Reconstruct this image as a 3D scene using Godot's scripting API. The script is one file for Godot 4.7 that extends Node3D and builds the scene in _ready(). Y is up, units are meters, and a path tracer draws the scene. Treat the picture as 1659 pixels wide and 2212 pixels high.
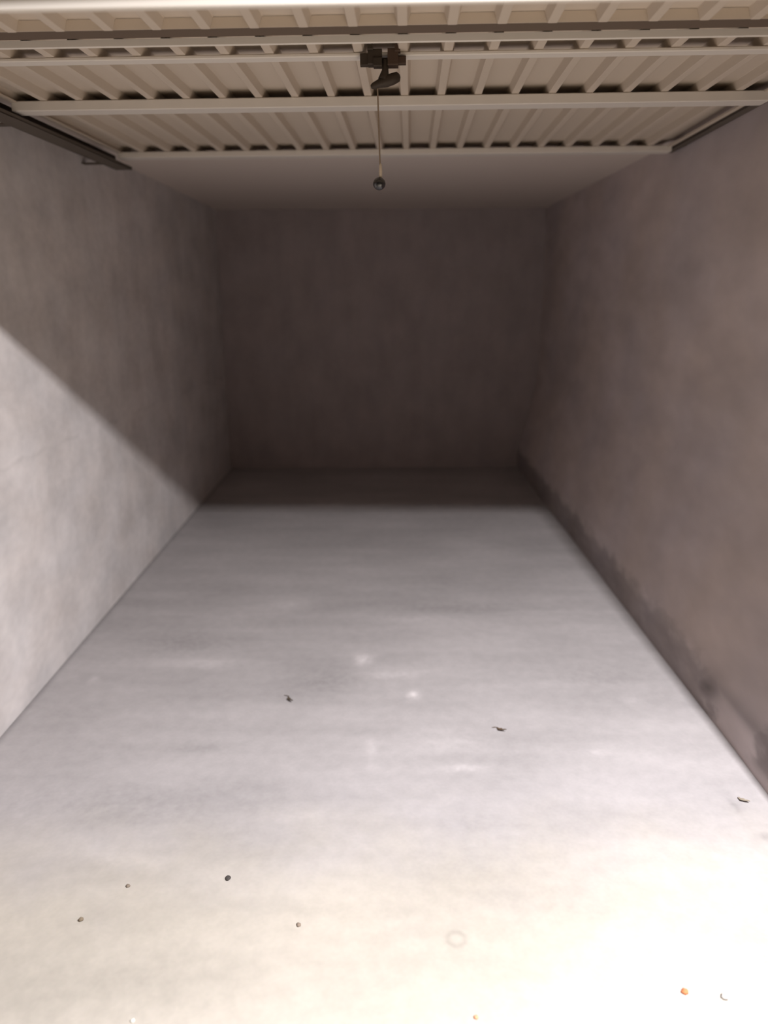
extends Node3D
# An empty garage bay seen through its open up-and-over door. x to the right, -z into the garage, camera above the origin.

const HALF_L := 1.449      # left wall face
const HALF_R := 1.43       # right wall face
const DEPTH := 7.15        # back wall face
const CEIL := 2.30
const LIP_Z := 1.716
const PITCH := 0.127       # of the corrugated sheet

var taken := {}

# ------------------------------------------------------------------ helpers
func numbered(n: String) -> String:
	if not taken.has(n):
		taken[n] = 0
		return n
	taken[n] += 1
	return "%s_%03d" % [n, taken[n]]

func begin() -> SurfaceTool:
	var st := SurfaceTool.new()
	st.begin(Mesh.PRIMITIVE_TRIANGLES)
	st.set_smooth_group(-1)
	return st

func tri(st: SurfaceTool, a: Vector3, b: Vector3, c: Vector3) -> void:   # a b c counter-clockwise from outside
	for p: Vector3 in [a, c, b]:
		st.set_uv(Vector2(p.x, p.z))
		st.add_vertex(p)

func quad(st: SurfaceTool, a: Vector3, b: Vector3, c: Vector3, d: Vector3) -> void:
	tri(st, a, b, c)
	tri(st, a, c, d)

# a box with its edges chamfered by ch
func box(st: SurfaceTool, lo: Vector3, hi: Vector3, ch: float = 0.0) -> void:
	var prof: Array[Vector2] = []
	if ch <= 0.0:
		prof = [Vector2(lo.y, lo.z), Vector2(hi.y, lo.z), Vector2(hi.y, hi.z), Vector2(lo.y, hi.z)]
		sweep_x(st, prof, lo.x, hi.x)
		return
	prof = [Vector2(lo.y + ch, lo.z), Vector2(hi.y - ch, lo.z), Vector2(hi.y, lo.z + ch), Vector2(hi.y, hi.z - ch),
		Vector2(hi.y - ch, hi.z), Vector2(lo.y + ch, hi.z), Vector2(lo.y, hi.z - ch), Vector2(lo.y, lo.z + ch)]
	sweep_x(st, prof, lo.x, hi.x)

# a convex (y, z) outline swept along x, with caps
func sweep_x(st: SurfaceTool, prof: Array[Vector2], x0: float, x1: float) -> void:
	var n := prof.size()
	for i in n:
		var p := prof[i]
		var q := prof[(i + 1) % n]
		quad(st, Vector3(x0, p.x, p.y), Vector3(x0, q.x, q.y), Vector3(x1, q.x, q.y), Vector3(x1, p.x, p.y))
	for i in range(1, n - 1):
		tri(st, Vector3(x0, prof[0].x, prof[0].y), Vector3(x0, prof[i + 1].x, prof[i + 1].y), Vector3(x0, prof[i].x, prof[i].y))
		tri(st, Vector3(x1, prof[0].x, prof[0].y), Vector3(x1, prof[i].x, prof[i].y), Vector3(x1, prof[i + 1].x, prof[i + 1].y))

# a round bar through points with a radius at each
func tube(st: SurfaceTool, pts: Array[Vector3], radii: Array[float], sides: int = 14) -> void:
	var rings: Array = []
	for i in pts.size():
		var dir := (pts[mini(i + 1, pts.size() - 1)] - pts[maxi(i - 1, 0)]).normalized()
		var side := dir.cross(Vector3.FORWARD if absf(dir.z) < 0.8 else Vector3.UP).normalized()
		var up := side.cross(dir)
		var ring: Array[Vector3] = []
		for k in sides:
			var a := TAU * k / sides
			ring.append(pts[i] + (side * cos(a) + up * sin(a)) * radii[i])
		rings.append(ring)
	st.set_smooth_group(0)
	for i in rings.size() - 1:
		for k in sides:
			var m := (k + 1) % sides
			quad(st, rings[i][k], rings[i + 1][k], rings[i + 1][m], rings[i][m])
	for k in sides:
		var m := (k + 1) % sides
		tri(st, pts[0], rings[0][k], rings[0][m])
		tri(st, pts[pts.size() - 1], rings[-1][m], rings[-1][k])
	st.set_smooth_group(-1)

func obj(called: String, st: SurfaceTool, m: Material, parent: Node = self) -> MeshInstance3D:
	st.generate_normals()
	var o := MeshInstance3D.new()
	o.mesh = st.commit()
	o.material_override = m
	o.cast_shadow = GeometryInstance3D.SHADOW_CASTING_SETTING_ON
	o.name = numbered(called) if parent == self else called
	parent.add_child(o, true)
	return o

func struct(called: String, st: SurfaceTool, m: Material, label: String) -> MeshInstance3D:
	var o := obj(called, st, m)
	o.set_meta("kind", "structure")
	o.set_meta("label", label)
	o.set_meta("category", called.get_slice("_", 0))
	return o

func tag(o: Node, label: String, category: String, group: String = "") -> void:
	o.set_meta("label", label)
	o.set_meta("category", category)
	if group != "":
		o.set_meta("group", group)

func thing(called: String, at: Vector3, label: String, category: String, group: String = "") -> Node3D:
	var o := Node3D.new()
	o.name = numbered(called)
	add_child(o, true)
	o.position = at
	tag(o, label, category, group)
	return o

func paint(c: Color, rough: float, metal: float = 0.0) -> StandardMaterial3D:
	var m := StandardMaterial3D.new()
	m.albedo_color = c
	m.roughness = rough
	m.metallic = metal
	m.metallic_specular = 0.35
	return m

func noise(sd: int, freq: float, oct: int = 4) -> FastNoiseLite:
	var n := FastNoiseLite.new()
	n.seed = sd
	n.frequency = freq
	n.noise_type = FastNoiseLite.TYPE_SIMPLEX_SMOOTH
	n.fractal_type = FastNoiseLite.FRACTAL_FBM
	n.fractal_octaves = oct
	return n

# a texture as bytes: f(px, py) gives the sRGB colour
func picture(w: int, h: int, f: Callable) -> ImageTexture:
	var b := PackedByteArray()
	b.resize(w * h * 3)
	var i := 0
	for y in h:
		for x in w:
			var c: Vector3 = f.call(x, y)
			b[i] = clampi(int(c.x * 255.0), 0, 255)
			b[i + 1] = clampi(int(c.y * 255.0), 0, 255)
			b[i + 2] = clampi(int(c.z * 255.0), 0, 255)
			i += 3
	var img := Image.create_from_data(w, h, false, Image.FORMAT_RGB8, b)
	img.generate_mipmaps()
	return ImageTexture.create_from_image(img)

# ------------------------------------------------------------------ materials
func blob(x: float, z: float, cx: float, cz: float, rx: float, rz: float) -> float:
	var d := Vector2((x - cx) / rx, (z - cz) / rz).length_squared()
	return exp(-d)

func floor_material() -> StandardMaterial3D:
	var big := noise(11, 0.9, 3)
	var streak := noise(12, 1.0, 4)
	var fine := noise(13, 14.0, 3)
	var speck := noise(14, 60.0, 2)
	var edge := noise(15, 3.0, 3)
	# pale rubbed patches and darker smears: x, depth, half sizes, strength
	var marks := [[-0.10, 3.17, 0.045, 0.06, 0.16], [0.02, 3.02, 0.12, 0.05, 0.08], [0.116, 2.847, 0.025, 0.03, 0.20], [0.276, 2.339, 0.09, 0.025, 0.10],
		[-0.79, 3.145, 0.22, 0.05, 0.07], [-0.518, 3.813, 0.10, 0.07, 0.06], [-0.734, 1.893, 0.12, 0.03, 0.05], [0.77, 2.43, 0.05, 0.02, 0.07],
		[-1.257, 2.993, 0.02, 0.05, 0.06], [1.0, 2.80, 0.04, 0.05, 0.05], [0.25, 2.50, 0.16, 0.08, 0.05], [-0.05, 2.45, 0.02, 0.10, 0.05],
		[-0.66, 2.48, 0.12, 0.04, -0.06], [-0.257, 2.973, 0.18, 0.10, -0.07], [-0.05, 2.575, 0.10, 0.03, -0.04], [-0.95, 3.35, 0.25, 0.18, -0.06],
		[0.45, 3.75, 0.45, 0.10, -0.06], [0.2, 3.62, 0.3, 0.06, 0.05], [-0.9, 2.15, 0.5, 0.12, -0.05], [0.30, 2.05, 0.12, 0.05, -0.03],
		[0.9, 3.0, 0.2, 0.12, -0.05], [1.157, 1.979, 0.03, 0.02, -0.08], [1.13, 2.13, 0.02, 0.05, -0.08], [-0.62, 1.45, 0.5, 0.2, -0.03]]
	var f := func(px: int, py: int) -> Vector3:
		var x := -1.5 + 3.0 * (px + 0.5) / 640.0
		var z := 0.9 + 6.4 * (py + 0.5) / 1365.0
		var v := 0.685 + 0.035 * big.get_noise_2d(x, z) + 0.035 * streak.get_noise_2d(x * 1.1, z * 4.5) + 0.02 * fine.get_noise_2d(x, z)
		v += 0.012 * speck.get_noise_2d(x, z)
		for m: Array in marks:
			var dx: float = (x - m[0]) / m[2]
			var dz: float = (z - m[1]) / m[3]
			var d := dx * dx + dz * dz
			if d < 6.0:
				v += m[4] * exp(-d) * (0.75 + 0.5 * fine.get_noise_2d(x * 1.7 + 5.0, z * 1.7))
		# ring left by a pot or a can
		var rr := Vector2(x - 0.179, z - 1.60).length()
		v -= 0.05 * exp(-pow((rr - 0.022) / 0.008, 2.0))
		# outside the threshold the concrete is a warmer screed
		var t := smoothstep(-0.30, 0.34, 1.93 - z + 0.12 * edge.get_noise_2d(x, z))
		var warm := Vector3(1.035, 0.995, 0.935)
		var cool := Vector3(1.0, 0.972, 0.972)
		var tint := cool.lerp(warm, t)
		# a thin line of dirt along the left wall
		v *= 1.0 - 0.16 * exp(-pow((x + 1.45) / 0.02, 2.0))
		return tint * v
	var m := paint(Color.WHITE, 0.78)
	m.albedo_texture = picture(640, 1365, f)
	m.metallic_specular = 0.3
	return m

func wall_material(sd: int, base: Vector3, amount: float, crack: bool) -> StandardMaterial3D:
	var big := noise(sd, 0.012, 4)
	var fine := noise(sd + 1, 0.09, 3)
	var drip := noise(sd + 2, 0.02, 3)
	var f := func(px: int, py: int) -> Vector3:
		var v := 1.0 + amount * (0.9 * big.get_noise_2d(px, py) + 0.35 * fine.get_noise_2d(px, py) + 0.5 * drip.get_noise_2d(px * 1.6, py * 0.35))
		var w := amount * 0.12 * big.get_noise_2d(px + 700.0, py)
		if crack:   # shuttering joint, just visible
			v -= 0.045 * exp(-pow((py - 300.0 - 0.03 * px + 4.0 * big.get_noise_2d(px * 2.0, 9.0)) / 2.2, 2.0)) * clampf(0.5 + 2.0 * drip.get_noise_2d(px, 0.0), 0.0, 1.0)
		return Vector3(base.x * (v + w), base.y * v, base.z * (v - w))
	var m := paint(Color.WHITE, 0.9)
	m.albedo_texture = picture(768, 512, f)
	m.metallic_specular = 0.2
	return m

# a slab with one textured face: corners counter-clockwise from the visible side, thickness behind it
func slab(st: SurfaceTool, a: Vector3, b: Vector3, c: Vector3, d: Vector3, back: Vector3, uv: Array[Vector2]) -> void:
	var p: Array[Vector3] = [a, b, c, d]
	for i: int in [0, 2, 1, 0, 3, 2]:
		st.set_uv(uv[i])
		st.add_vertex(p[i])
	quad(st, d + back, c + back, b + back, a + back)
	for i in 4:
		var j := (i + 1) % 4
		quad(st, p[j], p[i], p[i] + back, p[j] + back)

# ------------------------------------------------------------------ the door
# trapezoid sheet, ribs along z: narrow flats at the bottom, wide flats 25 mm above
func sheet(st: SurfaceTool, x0: float, x1: float, z0: float, z1: float, y: float) -> void:
	var xs: Array[float] = []
	var ys: Array[float] = []
	var k0 := int(floor((x0 - 0.2) / PITCH))
	for k in range(k0, k0 + 40):
		var c := -0.047 + k * PITCH
		for e: Array in [[-0.0225, 0.028], [-0.0205, 0.027], [-0.0125, 0.001], [-0.0105, 0.0], [0.0105, 0.0], [0.0125, 0.001], [0.0205, 0.027], [0.0225, 0.028]]:
			var x: float = c + e[0]
			if x > x0 and x < x1:
				xs.append(x)
				ys.append(y + e[1])
	xs.insert(0, x0); ys.insert(0, ys[0])
	xs.append(x1); ys.append(ys[-1])
	for i in xs.size() - 1:
		var a := Vector3(xs[i], ys[i], z0)
		var b := Vector3(xs[i + 1], ys[i + 1], z0)
		var u := Vector3(0, 0.0015, 0)
		var w := Vector3(0, 0, z1 - z0)
		quad(st, a, a + w, b + w, b)               # underside
		quad(st, a + u, b + u, b + w + u, a + w + u)
		quad(st, a, b, b + u, a + u)
		quad(st, b + w, a + w, a + w + u, b + w + u)

func build_door() -> void:
	var enamel := paint(Color(0.80, 0.745, 0.68), 0.5)
	var cream := paint(Color(0.86, 0.83, 0.79), 0.45)
	var iron := paint(Color(0.25, 0.215, 0.18), 0.55, 0.2)
	var iron_warm := paint(Color(0.30, 0.235, 0.19), 0.6, 0.2)
	var door := thing("garage_door", Vector3(0, 0, -2.955), "open up-and-over garage door of cream corrugated steel lying flat under the ceiling", "garage door")
	door.rotation_degrees.y = -2.0
	var Z := 2.955                                   # local z = Z - depth
	var st := begin()
	sheet(st, -1.305, 1.325, Z - 2.235, Z - LIP_Z, 2.256)
	obj("corrugated_panel", st, enamel, door)
	st = begin()
	sheet(st, -1.305, 1.325, Z - 4.15, Z - 2.306, 2.256)
	obj("corrugated_panel", st, enamel, door)
	# the deep folded edge at the front, towards the light
	st = begin()
	box(st, Vector3(-1.31, 2.137, Z - LIP_Z), Vector3(1.33, 2.272, Z - LIP_Z + 0.018), 0.002)
	obj("front_edge", st, cream, door).set_meta("label", "pale folded front edge of the door")
	# folded flange where the second sheet begins
	st = begin()
	sweep_x(st, [Vector2(2.2375, Z - 2.309), Vector2(2.256, Z - 2.309), Vector2(2.256, Z - 2.303), Vector2(2.2395, Z - 2.303)], -1.305, 1.325)
	obj("joint_flange", st, cream, door)
	st = begin()
	box(st, Vector3(-1.305, 2.258, Z - 2.238), Vector3(1.325, 2.2835, Z - 2.2355))
	obj("end_strip", st, enamel, door)
	# the dark seal in the joint
	st = begin()
	box(st, Vector3(-1.305, 2.2575, Z - 2.302), Vector3(1.325, 2.264, Z - 2.2385), 0.001)
	obj("joint_seal", st, paint(Color(0.40, 0.345, 0.30), 0.9), door).set_meta("label", "dark seal strip in the joint between the two panels")
	# the cross rails
	for r: Array in [[2.452, 2.245, 2.2555, 0.04, 0.035], [2.955, 2.2227, 2.2555, 0.075, 0.14], [3.98, 2.2297, 2.2555, 0.075, 0.09]]:
		st = begin()
		var d: float = r[0]
		var lo: float = r[1]
		var hi: float = r[2]
		var w: float = r[3]
		box(st, Vector3(-1.305, lo, Z - d - w), Vector3(1.325, hi, Z - d), 0.0025)
		var brim: float = r[4]                         # the rear brim by which the hat rail is riveted to the ribs
		box(st, Vector3(-1.30, hi - 0.002, Z - d - w - brim), Vector3(1.32, hi, Z - d - w + 0.004))
		obj("cross_rail", st, cream, door)
	# side stiles
	for s: float in [-1.0, 1.0]:
		st = begin()
		var xa: float = 1.325 if s > 0.0 else -1.305
		box(st, Vector3(minf(xa, xa - 0.02 * s), 2.250, Z - 4.05), Vector3(maxf(xa, xa - 0.02 * s), 2.2555, Z - LIP_Z), 0.002)
		obj("side_stile", st, enamel, door)
	# the lock: two latch plates, a spindle and a handle that points down
	var zl := Z - 2.442
	st = begin()
	box(st, Vector3(-0.020, 2.2200, zl - 0.03), Vector3(0.020, 2.2600, zl + 0.006), 0.003)
	box(st, Vector3(-0.004, 2.2140, zl - 0.02), Vector3(0.020, 2.2380, zl + 0.012), 0.003)
	box(st, Vector3(-0.021, 2.2560, zl - 0.01), Vector3(-0.005, 2.2710, zl + 0.014), 0.002)
	box(st, Vector3(-0.042, 2.2190, zl - 0.02), Vector3(-0.018, 2.2500, zl + 0.002), 0.002)
	obj("latch_plate", st, iron, door)
	st = begin()
	box(st, Vector3(0.036, 2.2170, zl - 0.03), Vector3(0.066, 2.2600, zl + 0.010), 0.003)
	box(st, Vector3(0.056, 2.2500, zl - 0.01), Vector3(0.072, 2.2710, zl + 0.014), 0.002)
	box(st, Vector3(0.064, 2.2220, zl - 0.02), Vector3(0.088, 2.2420, zl + 0.002), 0.002)
	obj("latch_plate", st, iron_warm, door).set_meta("label", "browner latch plate")
	st = begin()
	box(st, Vector3(0.016, 2.2280, zl - 0.016), Vector3(0.040, 2.2400, zl - 0.004), 0.002)
	tube(st, [Vector3(0.030, 2.2320, zl), Vector3(0.029, 2.2060, zl), Vector3(0.026, 2.1900, zl), Vector3(0.024, 2.1820, zl)], [0.0085, 0.0095, 0.014, 0.016])
	obj("spindle", st, iron, door)
	st = begin()
	tube(st, [Vector3(-0.011, 2.1630, zl + 0.006), Vector3(-0.006, 2.1650, zl + 0.005), Vector3(0.009, 2.1710, zl + 0.003), Vector3(0.031, 2.1780, zl), Vector3(0.051, 2.1850, zl - 0.004), Vector3(0.065, 2.1910, zl - 0.007), Vector3(0.070, 2.1930, zl - 0.008)],
		[0.005, 0.0085, 0.011, 0.016, 0.0155, 0.0135, 0.006])
	obj("handle", st, iron, door).set_meta("label", "dark lever handle hanging from the lock")

func build_cord() -> void:
	var x := -0.004
	var z := -2.440
	var c := thing("pull_cord", Vector3(x, 1.908, z), "thin pull cord with a small dark ball hanging from the garage door's lock", "pull cord")
	var st := begin()
	tube(st, [Vector3(-0.007, 0.258, 0), Vector3(-0.007, 0.25, 0), Vector3(-0.005, 0.18, 0), Vector3(-0.002, 0.07, 0), Vector3(0, 0.012, 0)], [0.0022, 0.0022, 0.0022, 0.0022, 0.0022], 8)
	obj("cord", st, paint(Color(0.55, 0.48, 0.41), 0.8), c)
	st = begin()
	tube(st, [Vector3(0, 0.055, 0), Vector3(0, 0.05, 0), Vector3(0, 0.03, 0), Vector3(0, 0.016, 0)], [0.002, 0.004, 0.005, 0.0045], 10)
	obj("ferrule", st, paint(Color(0.78, 0.72, 0.64), 0.5), c)
	st = begin()
	var pts: Array[Vector3] = []
	var rad: Array[float] = []
	for i in 13:
		var a := PI * i / 12.0
		pts.append(Vector3(-0.004, 0.018 * cos(a), 0))
		rad.append(maxf(0.0185 * sin(a), 0.0012))
	tube(st, pts, rad, 20)
	var mb := paint(Color(0.10, 0.09, 0.09), 0.22)
	mb.metallic_specular = 0.8
	obj("ball", st, mb, c).set_meta("label", "dark shiny ball at the end of the cord")

func build_track(s: float) -> void:
	var side_words := "left" if s < 0.0 else "right"
	var t := thing("guide_track", Vector3(0, 0, -2.955), "dark steel guide track carrying the garage door along the %s wall" % side_words, "guide track", "guide tracks of the garage door")
	t.rotation_degrees.y = -2.0                      # runs with the door
	var m := paint(Color(0.40, 0.365, 0.33), 0.65, 0.2)
	var Z := 2.955
	var zf := Z - 4.12
	var zn := Z - LIP_Z
	# C channel open towards the door: web outside, two flanges
	var near_x := 1.288 if s < 0.0 else 1.332
	var far_x := 1.37
	var lo := 2.196 if s < 0.0 else 2.244
	var hi := 2.262
	var st := begin()
	box(st, Vector3(minf(s * far_x, s * (far_x - 0.004)), lo, zf), Vector3(maxf(s * far_x, s * (far_x - 0.004)), hi, zn))
	for y: float in ([lo] if s < 0.0 else [lo, hi - 0.004]):
		box(st, Vector3(minf(s * far_x, s * near_x), y, zf), Vector3(maxf(s * far_x, s * near_x), y + 0.004, zn))
	box(st, Vector3(minf(s * near_x, s * (near_x + 0.003)), lo, zf), Vector3(maxf(s * near_x, s * (near_x + 0.003)), lo + 0.014, zn))
	obj("channel", st, m, t)
	for d: float in [2.2, 3.1, 4.0]:
		var lz := Z - d
		var wall_x := (HALF_L if s < 0.0 else HALF_R) - s * 0.0349 * lz * -1.0
		st = begin()
		box(st, Vector3(minf(s * far_x, s * wall_x), lo + 0.01, lz - 0.02), Vector3(maxf(s * far_x, s * wall_x), lo + 0.016, lz + 0.02))
		obj("bracket", st, m, t)

# ------------------------------------------------------------------ litter on the floor
func pebble(x: float, d: float, r: float, sd: int, c: Color, label: String) -> void:
	var n := noise(sd, 0.9, 2)
	var st := begin()
	st.set_smooth_group(0)
	var grid: Array = []
	for i in 8:
		var row: Array[Vector3] = []
		var a := PI * i / 7.0
		for k in 10:
			var b := TAU * k / 10.0
			var p := Vector3(sin(a) * cos(b), cos(a), sin(a) * sin(b))
			p *= r * (1.0 + 0.45 * n.get_noise_3dv(p * 1.5))
			p.y = maxf(p.y * 0.62, -0.45 * r)
			row.append(p)
		grid.append(row)
	for i in 7:
		for k in 10:
			var m := (k + 1) % 10
			quad(st, grid[i][k], grid[i][m], grid[i + 1][m], grid[i + 1][k])
	var o := obj("pebble", st, paint(c, 0.9))
	o.position = Vector3(x, 0.45 * r, -d)
	tag(o, label, "pebble", "crumbs of grit on the floor")

func leaf(x: float, d: float, turn: float, length: float, w: float, c: Color, label: String, stem: bool) -> void:
	var t := thing("dry_leaf", Vector3(x, 0.0, -d), label, "leaf", "dry leaf scraps on the floor")
	t.rotation.y = turn
	var st := begin()
	st.set_smooth_group(0)
	var n := 8
	var top: Array = []
	for i in n + 1:
		var u := float(i) / n
		var hw := w * pow(sin(PI * clampf(u, 0.02, 0.98)), 0.8) * (1.0 + 0.25 * sin(u * 17.0))
		var y := 0.003 + 0.012 * pow(u, 2.0) * (1.0 if stem else 0.5)
		var zc := 0.006 * sin(u * 4.0)
		top.append([Vector3((u - 0.5) * length, y + hw * 0.7, zc - hw), Vector3((u - 0.5) * length, y, zc), Vector3((u - 0.5) * length, y + hw * 0.55, zc + hw)])
	var th := Vector3(0, -0.0008, 0)
	for i in n:
		for k in 2:
			var a: Vector3 = top[i][k]
			var b: Vector3 = top[i][k + 1]
			var e: Vector3 = top[i + 1][k + 1]
			var g: Vector3 = top[i + 1][k]
			quad(st, a, b, e, g)
			quad(st, a + th, g + th, e + th, b + th)
	var m := paint(c, 0.85)
	obj("blade", st, m, t)
	if stem:
		st = begin()
		tube(st, [Vector3(-length * 0.5, 0.003, 0.0), Vector3(-length * 0.62, 0.004, 0.006), Vector3(-length * 0.75, 0.003, 0.016)], [0.0016, 0.0013, 0.001], 6)
		obj("stem", st, m, t)

# the right wall with its thickened foot, stained by damp
func build_right_wall() -> void:
	var n := noise(81, 1.0, 4)
	var f := func(px: int, py: int) -> Vector3:
		var d := 1.7 + 5.5 * px / 1024.0             # depth
		var h := 2.46 * (1.0 - py / 512.0)           # run along the profile, 0 at the floor
		var w := n.get_noise_2d(d * 5.0, h * 10.0)
		var e := n.get_noise_2d(d * 1.6, h * 4.0 + 40.0)
		var band := smoothstep(0.22, 0.13, h + 0.05 * w)
		var damp := smoothstep(2.58, 2.74, d + 0.12 * w) * band * 0.8
		damp = maxf(damp, smoothstep(2.36, 2.24, d + 0.08 * w) * smoothstep(0.03, 0.09, h + 0.03 * e) * smoothstep(0.24, 0.15, h + 0.04 * w))
		damp = maxf(damp, 0.6 * exp(-pow((h - 0.165) / 0.03, 2.0)) * smoothstep(2.9, 2.6, d))
		damp = maxf(damp, 1.3 * exp(-pow((d - 2.72) / 0.11, 2.0) - pow((h - 0.11 - 0.3 * (2.72 - d)) / 0.06, 2.0)))
		var big := n.get_noise_2d(d * 0.8 + 30.0, h * 1.1)
		var v := 1.0 + 0.05 * e + 0.02 * w + 0.07 * big - 0.30 * clampf(damp * (0.85 + 0.3 * w), 0.0, 1.3)
		var hue := 0.025 * n.get_noise_2d(d * 1.1, h * 1.3 + 90.0)
		return Vector3(0.79 + hue * 0.4, 0.74, 0.73 - hue * 0.7) * v
	var m := paint(Color.WHITE, 0.92)
	m.metallic_specular = 0.2
	m.albedo_texture = picture(1024, 512, f)
	# profile from the floor up: upright face, rounded edge, long slope back to the wall
	var prof: Array[Vector2] = [Vector2(1.262, -0.01), Vector2(1.267, 0.13), Vector2(1.270, 0.16), Vector2(1.276, 0.19), Vector2(1.33, 0.42), Vector2(1.39, 0.68), Vector2(1.418, 0.84), Vector2(HALF_R, 1.0), Vector2(HALF_R, 1.5), Vector2(HALF_R, 2.0), Vector2(HALF_R, 2.4)]
	var run: Array[float] = [0.0]
	for i in range(1, prof.size()):
		run.append(run[-1] + prof[i].distance_to(prof[i - 1]))
	var st := begin()
	st.set_smooth_group(0)
	var nz := 44
	var wob := noise(82, 1.3, 3)
	var grid: Array = []
	for i in nz + 1:
		var d := 1.70 + (DEPTH - 1.70) * i / nz
		var row: Array[Vector3] = []
		for k in prof.size():
			row.append(Vector3(prof[k].x + (0.006 if k < 6 else 0.0) * wob.get_noise_2d(d, k * 0.4), prof[k].y + 0.008 * wob.get_noise_2d(d, 20.0 + k * 0.4), -d))
		grid.append(row)
	for i in nz:
		for k in prof.size() - 1:
			var c: Array = [[i, k], [i + 1, k], [i + 1, k + 1], [i, k + 1]]
			for j: int in [0, 1, 2, 0, 2, 3]:       # the face looks towards -x and up
				var p: Vector3 = grid[c[j][0]][c[j][1]]
				st.set_uv(Vector2((-p.z - 1.7) / 5.5, 1.0 - run[c[j][1]] / 2.46))
				st.add_vertex(p)
	box(st, Vector3(HALF_R + 0.02, 0, -7.15), Vector3(HALF_R + 0.22, 2.4, -1.5))
	struct("wall_right", st, m, "shaded greyish concrete right wall with a thickened foot and dark damp stains")

# ------------------------------------------------------------------ all of it
func _ready() -> void:
	var cam := Camera3D.new()
	cam.name = "camera"
	cam.fov = rad_to_deg(2.0 * atan(1106.0 / 1661.0))
	cam.near = 0.02
	cam.position = Vector3(0, 1.6, 0)
	cam.rotation_degrees = Vector3(-15.93, 0, -0.35)
	var optics := CameraAttributesPhysical.new()
	optics.frustum_focal_length = 12.0 / (1106.0 / 1661.0)   # the same angle on a sensor 24 mm high
	optics.frustum_focus_distance = 2.3
	optics.frustum_near = 0.02
	optics.frustum_far = 100.0
	optics.exposure_aperture = 0.85
	cam.attributes = optics
	add_child(cam)
	cam.current = true
	var env := Environment.new()
	env.background_mode = Environment.BG_COLOR
	env.background_color = Color(0.01, 0.01, 0.012)
	env.tonemap_mode = Environment.TONE_MAPPER_LINEAR
	env.tonemap_exposure = 1.0
	env.sdfgi_enabled = true
	env.ssao_enabled = true
	env.ssil_enabled = true
	var we := WorldEnvironment.new()
	we.name = "world_environment"
	we.environment = env
	add_child(we)
	# the lamp under the hall ceiling, above and to the right of the camera
	var lamp_at := Vector3(1.27, 2.86, -0.30)
	var lamp_dir := Vector3(-0.04, -0.99, 0.02)
	var light := AreaLight3D.new()
	light.name = "lamp_light"
	light.light_color = Color(0.985, 0.975, 0.985)
	light.light_energy = 34.5
	light.area_size = Vector2(0.05, 0.11)
	light.area_range = 30.0
	light.area_attenuation = 2.0
	light.area_normalize_energy = true
	light.shadow_enabled = true
	add_child(light)
	light.look_at_from_position(lamp_at, lamp_at + lamp_dir, Vector3.FORWARD)

	# ---- the setting
	var concrete := paint(Color(0.50, 0.475, 0.45), 0.9)
	var st := begin()
	slab(st, Vector3(-1.5, 0, -0.9), Vector3(1.5, 0, -0.9), Vector3(1.5, 0, -7.3), Vector3(-1.5, 0, -7.3), Vector3(0, -0.2, 0),
		[Vector2(0, 0), Vector2(1, 0), Vector2(1, 1), Vector2(0, 1)])
	struct("floor", st, floor_material(), "worn pale concrete garage floor with rubbed patches")
	st = begin()
	box(st, Vector3(-4.2, -0.2, -0.9), Vector3(4.2, 0, 4.2))
	box(st, Vector3(-4.2, -0.2, -1.42), Vector3(-1.5, 0, -0.9))
	box(st, Vector3(1.5, -0.2, -1.42), Vector3(4.2, 0, -0.9))
	struct("floor", st, paint(Color(0.74, 0.70, 0.64), 0.8), "beige concrete floor of the hall before the garage")
	st = begin()
	slab(st, Vector3(-HALF_L, 0, -1.5), Vector3(-HALF_L, 0, -7.15), Vector3(-HALF_L, 2.4, -7.15), Vector3(-HALF_L, 2.4, -1.5), Vector3(-0.2, 0, 0),
		[Vector2(0, 1), Vector2(1, 1), Vector2(1, 0), Vector2(0, 0)])
	struct("wall_left", st, wall_material(31, Vector3(0.83, 0.805, 0.795), 0.085, true), "whitewashed concrete left wall crossed by a slanting shadow edge")
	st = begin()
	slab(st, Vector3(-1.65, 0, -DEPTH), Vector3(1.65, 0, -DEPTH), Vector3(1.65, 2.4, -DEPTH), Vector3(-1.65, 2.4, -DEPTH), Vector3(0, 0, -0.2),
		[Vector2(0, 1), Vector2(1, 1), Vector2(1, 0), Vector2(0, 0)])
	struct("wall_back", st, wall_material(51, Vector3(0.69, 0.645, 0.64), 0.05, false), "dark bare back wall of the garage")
	st = begin()
	box(st, Vector3(-HALF_L, CEIL, -DEPTH), Vector3(HALF_R, CEIL + 0.1, -1.5))
	struct("ceiling", st, paint(Color(0.88, 0.83, 0.79), 0.9), "low grey concrete garage ceiling behind the door")
	st = begin()   # front wall round the opening
	box(st, Vector3(-4.2, 0, -1.70), Vector3(-1.26, 3.0, -1.42))
	box(st, Vector3(1.26, 0, -1.70), Vector3(4.2, 3.0, -1.42))
	box(st, Vector3(-1.26, CEIL, -1.70), Vector3(1.26, 3.0, -1.42))
	struct("wall_front", st, concrete, "front wall with the garage opening")
	st = begin()
	box(st, Vector3(-4.4, 0, -1.70), Vector3(-4.2, 3.0, 4.4))
	struct("wall_hall_left", st, concrete, "left wall of the hall before the garage")
	st = begin()
	box(st, Vector3(4.2, 0, -1.70), Vector3(4.4, 3.0, 4.4))
	struct("wall_hall_right", st, concrete, "right wall of the hall before the garage")
	st = begin()
	box(st, Vector3(-4.2, 0, 4.2), Vector3(4.2, 3.0, 4.4))
	struct("wall_hall_back", st, concrete, "far wall of the hall opposite the garage")
	st = begin()
	box(st, Vector3(-4.4, 3.0, -1.70), Vector3(4.4, 3.15, 4.4))
	struct("ceiling", st, concrete, "ceiling of the hall before the garage")

	build_right_wall()

	# ---- the door and what belongs to it
	build_door()
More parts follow.
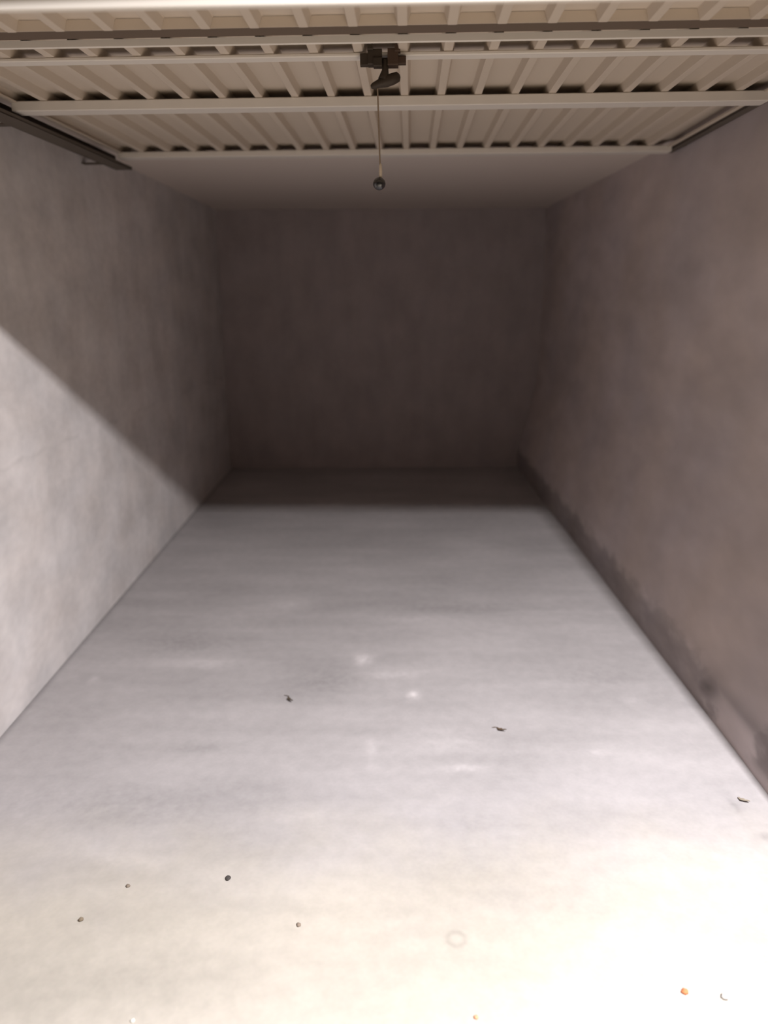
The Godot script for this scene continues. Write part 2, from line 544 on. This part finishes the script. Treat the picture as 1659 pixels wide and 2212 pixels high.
	build_track(-1.0)
	build_track(1.0)
	build_cord()

	# ---- the lamp itself
	var lamp := thing("ceiling_lamp", lamp_at, "small white ceiling lamp of the hall on a short stem", "lamp")
	lamp.basis = light.basis
	st = begin()
	box(st, Vector3(-0.045, -0.075, 0.012), Vector3(0.045, 0.075, 0.05), 0.004)
	obj("housing", st, paint(Color(0.85, 0.85, 0.83), 0.5), lamp)
	st = begin()
	tube(st, [Vector3(0, 0, 0.05), lamp.basis.inverse() * Vector3(0, 0.14, 0)], [0.012, 0.012], 10)
	obj("stem", st, paint(Color(0.85, 0.85, 0.83), 0.5), lamp)
	st = begin()
	box(st, Vector3(-0.025, -0.055, 0.004), Vector3(0.025, 0.055, 0.012), 0.002)
	var glow := paint(Color(1.0, 0.96, 0.93), 0.5)
	glow.emission_enabled = true
	glow.emission = Color(0.985, 0.975, 0.985)
	glow.emission_energy_multiplier = 2.0
	obj("diffuser", st, glow, lamp)

	# ---- small things on the floor
	leaf(-0.387, 2.809, -1.25, 0.062, 0.006, Color(0.36, 0.32, 0.27), "forked grey-brown dry leaf scrap left of the floor's centre", true)
	leaf(0.44, 2.575, -0.95, 0.046, 0.006, Color(0.42, 0.35, 0.28), "slim brown dry leaf scrap right of the floor's centre", true)
	leaf(1.165, 2.149, -1.0, 0.040, 0.006, Color(0.58, 0.54, 0.48), "pale grey leaf scrap close to the foot of the right wall", false)
	pebble(-0.449, 1.815, 0.008, 1, Color(0.30, 0.28, 0.27), "darkest pebble on the pale floor, left of centre near the front")
	pebble(-0.725, 1.789, 0.006, 2, Color(0.52, 0.47, 0.42), "small brown crumb of grit left of the darkest pebble")
	pebble(-0.812, 1.669, 0.007, 3, Color(0.50, 0.45, 0.38), "brownish crumb of grit nearest the left edge of the floor")
	pebble(-0.231, 1.647, 0.006, 4, Color(0.55, 0.49, 0.44), "grey-brown crumb of grit right of the darkest pebble, nearer the front")
	pebble(0.706, 1.439, 0.008, 5, Color(0.85, 0.50, 0.34), "orange crumb in the bright right front of the floor")
	pebble(0.795, 1.424, 0.009, 6, Color(0.72, 0.70, 0.68), "pale grey flat crumb beside the orange one at the right front")
	pebble(0.204, 1.376, 0.005, 7, Color(0.88, 0.62, 0.48), "tiny orange crumb at the bottom centre of the floor")
	pebble(-0.582, 1.373, 0.005, 8, Color(0.93, 0.92, 0.88), "tiny white crumb at the bottom left of the floor")
